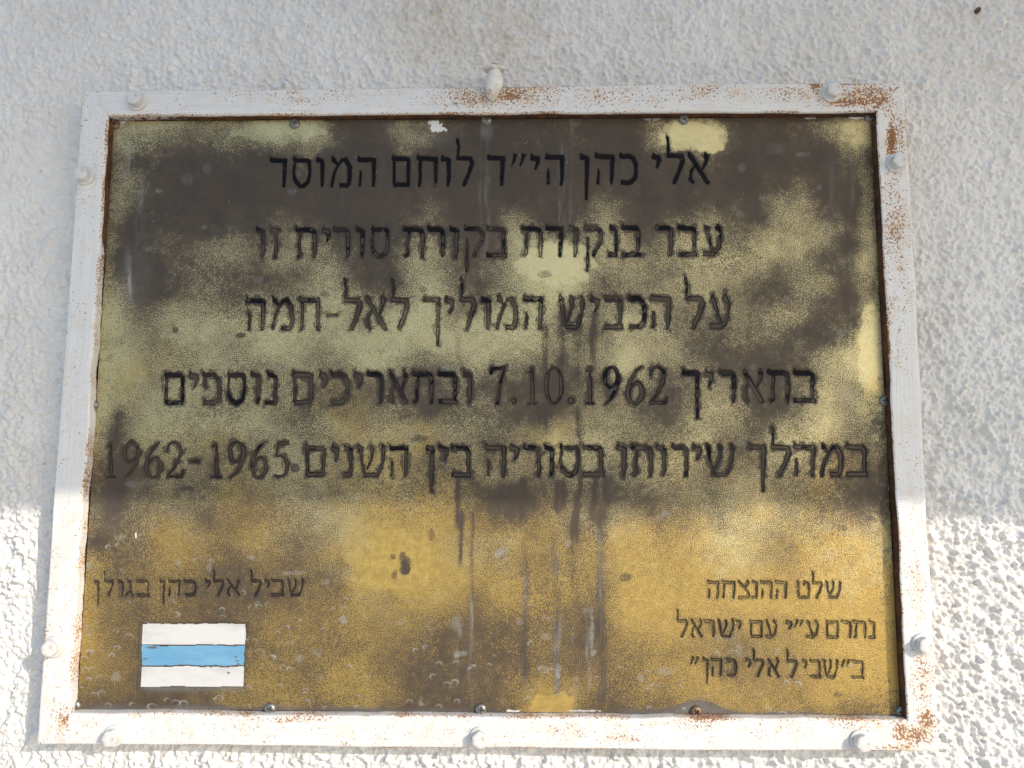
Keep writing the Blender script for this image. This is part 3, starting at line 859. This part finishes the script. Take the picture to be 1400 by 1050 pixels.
            edge = np.exp(-((D + (.0003 if small else .0005)) / wl) ** 2) * (.9 if small else 1.0) * np.clip(1.05 + .35 * inkn[sl], .35, 1)
            ink[sl] = np.maximum(ink[sl], np.maximum(floor, edge))
            line_id[sl] = np.where(D < .0007, li + 1, line_id[sl])
    fade = .66 + .34 * sstep(-1.1, .3, fnoise(sh, 16 * mmc, 151) - 1.2 * (px < 230) * (py > 590) * (py < 665))
    ink = ink * np.where((line_id == 1) | (line_id > 6), 1, np.where(line_id == 6, .5 + .5 * fade, fade))
    halo = sstep(.0022, .0, near + .0008 * fnoise(sh, 3 * mmc, 120))
    upper = sstep(745, 690, py)
    bare -= halo * (.36 * upper + .14 * (1 - upper))
    bare -= .10 * sstep(0, -.0004, near)
    bare += .42 * np.exp(-((near - .00015) / .0003) ** 2) * np.clip(.4 + .5 * fnoise(sh, 6 * mmc, 152), 0, 1)  # painted highlight along the letter edges, as if catching the light
    dust *= (1 - .75 * groove)
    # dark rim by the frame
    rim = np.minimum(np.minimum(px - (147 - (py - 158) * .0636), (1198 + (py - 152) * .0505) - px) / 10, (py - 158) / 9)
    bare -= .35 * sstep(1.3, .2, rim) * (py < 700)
    h += -.0009 * groove + .00006 * fnoise(sh, 30 * mmc, 121) + .00001 * fnoise(sh, 2 * mmc, 122)
    # --- the painted trail mark: three bars let into the plate
    fl = np.zeros(sh, np.int8)
    wb = .6 * fnoise(sh, 9 * mmc, 130)
    wc = .5 * fnoise(sh, 5 * mmc, 131)
    lx = 194.5 - (py - 854) * .038
    rx = 335 - (py - 853) * .034
    inx = (px > lx + wb * .5) & (px < rx + wc * .8)
    fl[inx & (py > 853.5 + wc * .8) & (py < 881.8 + wb * .6)] = 1
    fl[inx & (py > 883.6 + wb) & (py < 910.4 + wc)] = 2
    fl[inx & (py > 912.3 + wc * .9) & (py < 939.5 + wb * .6)] = 3
    box_d = np.maximum(np.maximum(lx - 1.5 - px, px - rx - 1.5), np.maximum(852.5 - py, py - 941))
    inbox = box_d < 0
    h -= .0005 * sstep(1.5, -1.5, box_d)
    gl = np.exp(-((py - 882.6) / 1.3) ** 2) + np.exp(-((py - 911.4) / 1.3) ** 2)
    h -= .0004 * np.clip(gl, 0, 1) * inbox
    ink = np.maximum(ink, np.where(inbox & (fl == 0), .14, 0))
    bare = np.where(box_d < 3, bare - .1, bare)
    chip = np.zeros(sh)
    for (x, y, rx_, ry_) in ((208, 885.5, 9, 1.5), (198, 901, 3, 1), (322, 898, 2, 1), (324, 904, 3, 1), (325, 908, 2, .8), (312, 920, 1.6, 1.2), (328, 893, 2, .8), (246, 909, 5, .8)):
        chip = np.maximum(chip, sstep(1.3, .7, ((px - x) / rx_) ** 2 + ((py - y) / ry_) ** 2 + .3 * fnoise(sh, 1.5 * mmc, int(x))))
    dust[fl > 0] = 0
    co = np.stack([X, PLATE - h, Z], -1).reshape(-1, 3)
    idx = np.arange(nx * nz).reshape(nz, nx)
    q = np.stack([idx[:-1, :-1], idx[:-1, 1:], idx[1:, 1:], idx[1:, :-1]], -1).reshape(-1, 4)
    A = {'bare': bare, 'ink': np.clip(ink, 0, 1), 'dust': np.clip(dust, 0, .92), 'white': white, 'blot': blot, 'sunlit_gold': sunlit_gold}  # bare also holds the sunlit lift and the painted letter-edge highlight
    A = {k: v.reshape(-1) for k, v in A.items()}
    lid = line_id[:-1, :-1].ravel()
    fid = fl[:-1, :-1].ravel()
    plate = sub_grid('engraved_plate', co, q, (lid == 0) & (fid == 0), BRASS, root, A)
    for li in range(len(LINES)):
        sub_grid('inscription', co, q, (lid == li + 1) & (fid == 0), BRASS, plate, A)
    C = {'chip': chip.reshape(-1)}
    for k, m in ((1, STRIPE_W), (2, STRIPE_B), (3, STRIPE_W)):
        s = sub_grid('painted_stripe', co, q, fid == k, m, plate, C)
        if k == 2:
            s['label'] = 'blue painted middle stripe'
    # the plate's own thickness
    bm = bmesh.new()
    v = []
    for (cx, cz) in (BL, BR, TR, TL):
        v.append((bm.verts.new((cx, PLATE + .00005, cz)), bm.verts.new((cx, PLATE + .004, cz))))
    for a in range(4):
        b = (a + 1) % 4
        bm.faces.new((v[a][0], v[b][0], v[b][1], v[a][1]))
    bm.faces.new([p[1] for p in v])
    bm_obj('plate_back', bm, SCREW_R, plate, False)


build_plate()

# ---------------------------------------------------------------- bolts of the frame and screws of the plate
def bolt_meshes():
    bm = bmesh.new()
    n = 48
    R = .0060
    prof = [(1.0, .0), (1.0, .0052), (.99, .0060), (.955, .0065), (.89, .00675), (.6, .0069), (.1, .00695)]
    rings = []
    for f, h in prof:
        ring = []
        for i in range(n):
            a = 2 * math.pi * i / n
            hx = math.cos(math.pi / 6) / math.cos((a % (math.pi / 3)) - math.pi / 6)
            k = (hx * .55 + .5) if f > .9 else 1.0
            r = R * f * min(k, 1.06)
            ring.append(bm.verts.new((r * math.cos(a), -h - .0014, r * math.sin(a))))
        rings.append(ring)
    for a, b in zip(rings, rings[1:]):
        for i in range(n):
            bm.faces.new((a[i], a[(i + 1) % n], b[(i + 1) % n], b[i]))
    bm.faces.new(rings[-1])
    head = bm
    bw = bmesh.new()
    lathe(bw, [(.0083, 0), (.0083, .0009), (.0080, .0014), (.0074, .0016), (.0058, .0017)], 40)
    return head, bw


bolts = [(185, 136, .2), (1139, 124, .5), (113, 238, .1), (1228, 221, .8), (70, 886, .3), (1264, 882, .6), (153, 1008, .9), (656, 1010, .4), (1179, 1015, .75)]
hb, wb_ = bolt_meshes()
bolt0 = bm_obj('bolt', hb, BOLT, root)
wash0 = bm_obj('washer', wb_, BOLT, bolt0)
for i, (x, y, a) in enumerate(bolts):
    if i == 0:
        o = bolt0
    else:
        o = bolt0.copy()
        COL.objects.link(o)
        o.parent = root
        w = wash0.copy()
        COL.objects.link(w)
        w.parent = o
    bx, bz = at(x, y, FRONT - .004)
    o.location = (float(bx), FRONT - .0002, float(bz))
    o.rotation_euler = (0, a, 0)


def screw_bm(r=.0048, hh=.0026):
    bm = bmesh.new()
    n, m = 48, 16
    rings = []
    for j in range(m + 1):
        f = 1 - j / (m + 1)
        ring = []
        for i in range(n):
            a = 2 * math.pi * i / n
            x, z = r * f * math.cos(a), r * f * math.sin(a)
            h = hh * (1 - f ** 3.2) ** .6 if f < 1 else 0
            cross = max(min((.00062 - abs(x)) / .0003, (.0026 - abs(z)) / .0003), min((.00062 - abs(z)) / .0003, (.0026 - abs(x)) / .0003))
            h -= .0017 * max(0, min(1, cross))
            ring.append(bm.verts.new((x, -h, z)))
        rings.append(ring)
    for a, b in zip(rings, rings[1:]):
        for i in range(n):
            bm.faces.new((a[i], a[(i + 1) % n], b[(i + 1) % n], b[i]))
    bm.faces.new(rings[-1])
    return bm


screws = [(402, 168, .4, 0), (665, 163, .0, 0), (935, 162, .9, 0), (1190, 159, .3, 0), (1211, 548, .2, 0), (125, 554, .7, 0), (368, 970, .5, 0), (657, 971, .2, 0), (952, 974, .8, 1), (1234, 974, .1, 0), (101, 966, .6, 0), (155, 169, .3, 1)]
s0 = bm_obj('screw', screw_bm(), SCREW, root)
me_r = s0.data.copy()
me_r.materials.clear()
me_r.materials.append(SCREW_R)
for i, (x, y, a, rusty) in enumerate(screws):
    o = s0 if i == 0 else s0.copy()
    if i:
        COL.objects.link(o)
        o.parent = root
    if rusty:
        o.data = me_r
        o['label'] = 'rusty brown screw'
    bx, bz = at(x, y, PLATE - .002)
    o.location = (float(bx), PLATE - .0002, float(bz))
    o.rotation_euler = (0, a, 0)

# ---------------------------------------------------------------- the painted hook over the frame, the nail in the wall
hook = bpy.data.objects.new('wall_hook', None)
COL.objects.link(hook)
hx, hz = at(676, 98, FRONT - .002)
hook.location = (float(hx), 0, float(hz))
tag(hook, 'small white painted hook clipped over the top middle of the rusty frame', 'hook')
bm = bmesh.new()
NR, NS = 28, 40
rows = []
sk = abs(at(676, 98, FRONT)[1] - at(676, 138, FRONT)[1]) / 40
for j in range(NR + 1):
    v = j / NR                                            # 0 neck .. 1 tip
    half = np.interp(v, [0, .1, .25, .45, .6, .75, .88, .96, 1], [7, 7.8, 9.6, 11.4, 11.2, 9.2, 7.2, 5, 1.2]) * sk
    dep = np.interp(v, [0, .3, .6, .9, 1], [.0045, .006, .0062, .0042, .001])
    cx = np.interp(v, [0, .5, .8, 1], [1, 0, -2, -3]) * sk
    ring = []
    for i in range(NS):
        a = 2 * math.pi * i / NS
        ring.append(bm.verts.new((cx + half * math.cos(a), FRONT - .0022 - dep * .8 + dep * math.sin(a), -v * 40 * sk)))
    rows.append(ring)
for a, b in zip(rows, rows[1:]):
    for i in range(NS):
        bm.faces.new((a[i], a[(i + 1) % NS], b[(i + 1) % NS], b[i]))
bm.faces.new(rows[0])
bm.faces.new(rows[-1])
bm_obj('hook_body', bm, HOOKP, hook)
bm = bmesh.new()
rows = []
for r_, zz in ((.0, .004), (5, .0042), (7.5, .0030), (13.5, .0016), (15.2, .0004), (13, -.0008), (7, -.0016), (0, -.0016)):
    rows.append([bm.verts.new((max(r_ * sk, 1e-5) * math.cos(2 * math.pi * i / 36), FRONT - .005 + .75 * max(r_ * sk, 1e-5) * math.sin(2 * math.pi * i / 36), zz + .0006 * math.sin(4 * math.pi * i / 36 + 1))) for i in range(36)])
for a, b in zip(rows, rows[1:]):
    for i in range(36):
        bm.faces.new((a[i], a[(i + 1) % 36], b[(i + 1) % 36], b[i]))
bm_obj('collar', bm, HOOKP, hook)
bm = bmesh.new()                                          # the bent shank that runs back into the wall
pts = [(0, FRONT - .004, .003), (0, FRONT - .003, .0058), (0, FRONT + .004, .0072), (0, .004, .0076)]
rows = []
for k, p in enumerate(pts):
    rows.append([bm.verts.new((p[0] + .0033 * math.cos(2 * math.pi * i / 20), p[1] + (.0033 * math.sin(2 * math.pi * i / 20) if k < 1 else .0012 * math.sin(2 * math.pi * i / 20)), p[2] + (0 if k < 1 else .0022 * math.sin(2 * math.pi * i / 20)))) for i in range(20)])
for a, b in zip(rows, rows[1:]):
    for i in range(20):
        bm.faces.new((a[i], a[(i + 1) % 20], b[(i + 1) % 20], b[i]))
bm_obj('shank', bm, RUSTY, hook)

bm = bmesh.new()
lathe(bm, [(.0022, -.004), (.0022, .0012), (.0019, .0018), (.0008, .0021)], 20)
nail = bm_obj('nail', bm, NAIL)
nx_, nz_ = at(1337, 14, -.001)
nail.location = (float(nx_), -.0012, float(nz_))
tag(nail, 'small dark rusted nail head in the white wall beyond the plaque corner', 'nail')
